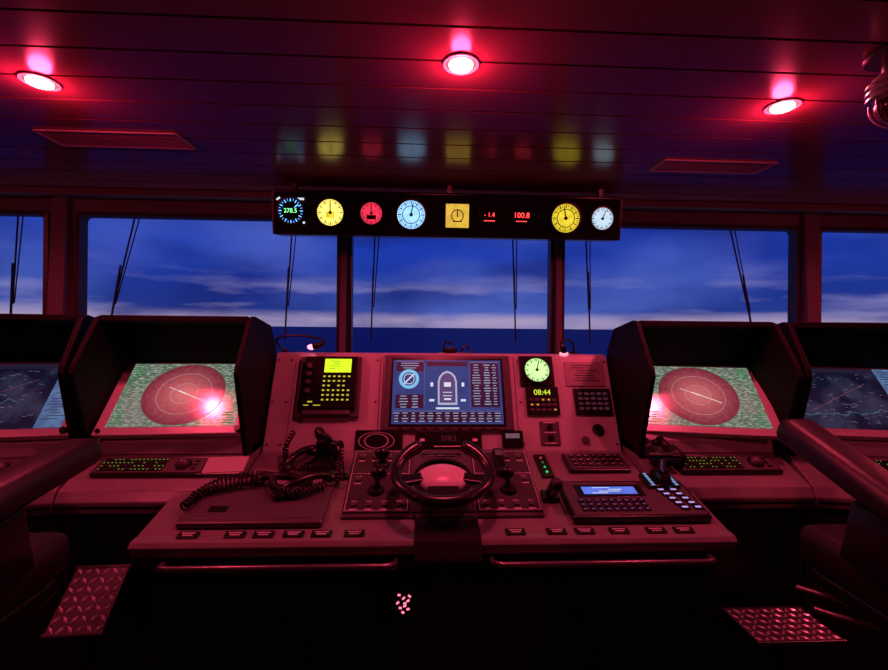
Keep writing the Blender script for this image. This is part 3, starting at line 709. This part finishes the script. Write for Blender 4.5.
cyl('steering_shaft',0.035,0.10,(0,-0.005,-0.075),Wp,BLACK)

# ------------------------------------------------------------------ pilot chairs
def soft(name,size,loc,par,mat,rot=(0,0,0),b=0.03):
    o=box(name,size,loc,par,mat,rot,bev=0)
    m=o.modifiers.new('bevel','BEVEL'); m.width=b; m.segments=4
    for p in o.data.polygons: p.use_smooth=True
    return o
def diamond_plate(par,w,d,loc,rot):
    P_=empty('tread_plate_group',loc,rot); P_.parent=par
    PL=pm('tread_plate_metal',(100,96,100),0.4,0.5,0.15,30)
    box('plate',(w,d,0.006),(0,0,0),P_,PL,bev=0.001)
    vs=[];fs=[]
    s=0.026
    nx=int(w/s); ny=int(d/s)
    for a in range(nx):
        for b in range(ny):
            cx=-w/2+(a+0.5)*w/nx; cy=-d/2+(b+0.5)*d/ny
            an=R(45) if (a+b)%2 else R(-45); c,s_=math.cos(an),math.sin(an)
            k=len(vs)
            for x,y,z in((-0.015,0,0),(0,-0.0055,0),(0.015,0,0),(0,0.0055,0),(-0.007,0,0.004),(0.007,0,0.004)):
                vs.append((cx+x*c-y*s_,cy+x*s_+y*c,0.003+z))
            fs+=[(k,k+1,k+4),(k+1,k+5,k+4),(k+1,k+2,k+5),(k+2,k+3,k+5),(k+3,k+4,k+5),(k+3,k,k+4)]
    mesh('tread_lugs',vs,fs,P_,pm('tread_lug_polished',(250,245,250),0.25,0.4,0.1,60))
    for yy in(-d/2,d/2): box('edge_trim',(w+0.01,0.010,0.012),(0,yy,0),P_,STEEL,bev=0.002)
def chair(loc,rz,side,arm_tilt,plate,armz=1.265):
    A=empty('pilot_chair',loc,(0,0,rz))
    soft('seat_cushion',(0.50,0.50,0.11),(0,0,1.0),A,LEATH,(R(3),0,0),0.035)
    soft('seat_pan',(0.46,0.46,0.05),(0,-0.01,0.925),A,BLACK,b=0.015)
    soft('backrest',(0.48,0.11,0.62),(0,-0.30,1.33),A,LEATH,(R(-10),0,0),0.04)
    soft('headrest',(0.28,0.09,0.17),(0,-0.37,1.72),A,LEATH,(R(-10),0,0),0.03)
    for sx in(-1,1):
        soft('armrest_inboard' if sx==side else 'armrest_outboard',(0.105,0.46,0.075),(sx*0.275,0.02,armz),A,LEATH,(arm_tilt,0,0),0.03)
        soft('arm_bracket',(0.035,0.07,0.30),(sx*0.275,-0.16,armz-0.175),A,BLACK,(R(8),0,0),0.008)
        cyl('arm_pivot',0.035,0.03,(sx*0.275,-0.17,armz-0.075),A,STEEL,(0,R(90),0))
        soft('arm_side_panel',(0.02,0.24,0.16),(sx*0.265,-0.05,1.10),A,BLACK,(R(12),0,0),0.006)
    cyl('pedestal_column',0.06,0.86,(0,-0.02,0.45),A,DGREY); cyl('pedestal_sleeve',0.08,0.4,(0,-0.02,0.25),A,BLACK,bev=0.005)
    cyl('pedestal_base',0.22,0.03,(0,-0.02,0.015),A,DGREY,bev=0.006)
    box('slide_rails',(0.26,0.36,0.03),(0,0,0.885),A,STEEL)
    if side<0:
        for k,(yy,zz) in enumerate(((0.20,0.885),(0.14,0.86))):
            tube('adjust_lever',[(side*0.10,yy-0.08,zz),(side*0.20,yy-0.02,zz-0.005),(side*0.235,yy+0.05,zz-0.015)],0.008,A,STEEL)
    w,d,pl,pr=plate
    tube('footrest_arm',[(0,0.0,0.20),(pl[0]*0.5,pl[1]*0.7,0.22),(pl[0],pl[1],0.30),(pl[0],pl[1]+0.01,pl[2]-0.012)],0.018,A,BLACK)
    diamond_plate(A,w,d,pl,pr)
    return A
chair((1.24,1.00,0.0),R(0),-1,R(20),(0.29,0.17,(-0.10,0.47,0.61),(0,0,0)))
chair((-1.27,0.99,0.0),R(3),1,R(6),(0.17,0.20,(0.11,0.52,0.71),(R(42),0,0)),1.255)

# ------------------------------------------------------------------ outside: sea + sky
SEA=bpy.data.materials.new('sea_water'); SEA.use_nodes=True
nt=SEA.node_tree; b=nt.nodes['Principled BSDF']
tc=nt.nodes.new('ShaderNodeTexCoord'); n=nt.nodes.new('ShaderNodeTexNoise'); n.inputs['Scale'].default_value=0.05; n.inputs['Detail'].default_value=8
nt.links.new(tc.outputs['Object'],n.inputs['Vector'])
bp=nt.nodes.new('ShaderNodeBump'); bp.inputs['Strength'].default_value=0.8; bp.inputs['Distance'].default_value=2.0
nt.links.new(n.outputs['Fac'],bp.inputs['Height']); nt.links.new(bp.outputs['Normal'],b.inputs['Normal'])
b.inputs['Base Color'].default_value=lin((40,68,158)); b.inputs['Roughness'].default_value=0.5; b.inputs['Specular IOR Level'].default_value=0.15
mesh('sea',[(-9000,20,-18),(9000,20,-18),(9000,9000,-18),(-9000,9000,-18)],[(0,1,2,3)],None,SEA)

Wd=bpy.data.worlds.new('dusk_sky'); scene.world=Wd; Wd.use_nodes=True
nt=Wd.node_tree; N=nt.nodes; L=nt.links; N.clear()
out=N.new('ShaderNodeOutputWorld'); bg=N.new('ShaderNodeBackground'); L.new(bg.outputs[0],out.inputs[0])
tc=N.new('ShaderNodeTexCoord'); sp=N.new('ShaderNodeSeparateXYZ'); L.new(tc.outputs['Generated'],sp.inputs[0])
def ramp(els,src):
    r=N.new('ShaderNodeValToRGB'); e=r.color_ramp.elements
    e[0].position,e[0].color=els[0]; e[1].position,e[1].color=els[-1]
    for p,c in els[1:-1]: k=e.new(p); k.color=c
    L.new(src,r.inputs[0]); return r.outputs[0]
def noise(scale,loc,sc,detail=6,rough=0.5):
    mp=N.new('ShaderNodeMapping'); mp.inputs['Scale'].default_value=scale; mp.inputs['Location'].default_value=loc; L.new(tc.outputs['Generated'],mp.inputs[0])
    n=N.new('ShaderNodeTexNoise'); n.inputs['Scale'].default_value=sc; n.inputs['Detail'].default_value=detail; n.inputs['Roughness'].default_value=rough; L.new(mp.outputs[0],n.inputs['Vector']); return n.outputs['Fac']
def mixc(f,a,bcol):
    m=N.new('ShaderNodeMix'); m.data_type='RGBA'; L.new(f,m.inputs[0]); L.new(a,m.inputs[6]); m.inputs[7].default_value=lin(bcol); return m.outputs[2]
def mul(a,b_):
    m=N.new('ShaderNodeMath'); m.operation='MULTIPLY'; L.new(a,m.inputs[0]); L.new(b_,m.inputs[1]); return m.outputs[0]
g_=lambda v:(v,v,v,1)
base=ramp([(0.0,lin((42,60,138))),(0.03,lin((40,60,140))),(0.07,lin((30,52,140))),(0.12,lin((30,58,160))),(0.17,lin((30,60,172))),(0.25,lin((18,36,134))),(0.6,lin((10,16,66)))],sp.outputs[2])
s1=mixc(ramp([(0.42,g_(0)),(0.74,g_(0.8))],noise((1,1,2.2),(0.4,0.2,0.1),2.6,4,0.42)),base,(86,108,198))
s2=mixc(ramp([(0.45,g_(0)),(0.66,g_(0.8))],noise((1,1,3.0),(3.1,1.2,0.6),3.2,4,0.42)),s1,(24,36,112))
band=ramp([(0.0,g_(0.3)),(0.03,g_(0.75)),(0.06,g_(0.9)),(0.09,g_(0.45)),(0.13,g_(0))],sp.outputs[2])
cl=ramp([(0.48,g_(0)),(0.70,g_(1))],noise((1.2,1.2,7.5),(1.9,0.7,1.3),3.0,6,0.5))
s3=mixc(mul(cl,band),s2,(158,150,200))
glow=ramp([(0.0,g_(0.7)),(0.014,g_(0.9)),(0.034,g_(0.0)),(0.04,g_(0))],sp.outputs[2])
gl=ramp([(0.36,g_(0.2)),(0.56,g_(1))],noise((1.6,1.6,6),(5.2,0.3,0.3),2.4,5,0.55))
s4=mixc(mul(gl,glow),s3,(180,160,190))
L.new(s4,bg.inputs[0]); bg.inputs[1].default_value=1.0

# ------------------------------------------------------------------ camera
cd=bpy.data.cameras.new('camera'); cam=bpy.data.objects.new('camera',cd); scene.collection.objects.link(cam)
cd.lens=18; cd.sensor_width=36; cd.sensor_fit='HORIZONTAL'; cd.clip_start=0.05; cd.clip_end=20000
cd.shift_y=-8/888
cam.location=(-0.09,0,1.62)
cam.rotation_mode='XYZ'
rot=Euler((R(90),0,R(-2.5))).to_matrix() @ Matrix.Rotation(R(0.55),3,'Z')
cam.rotation_euler=rot.to_euler()
scene.camera=cam
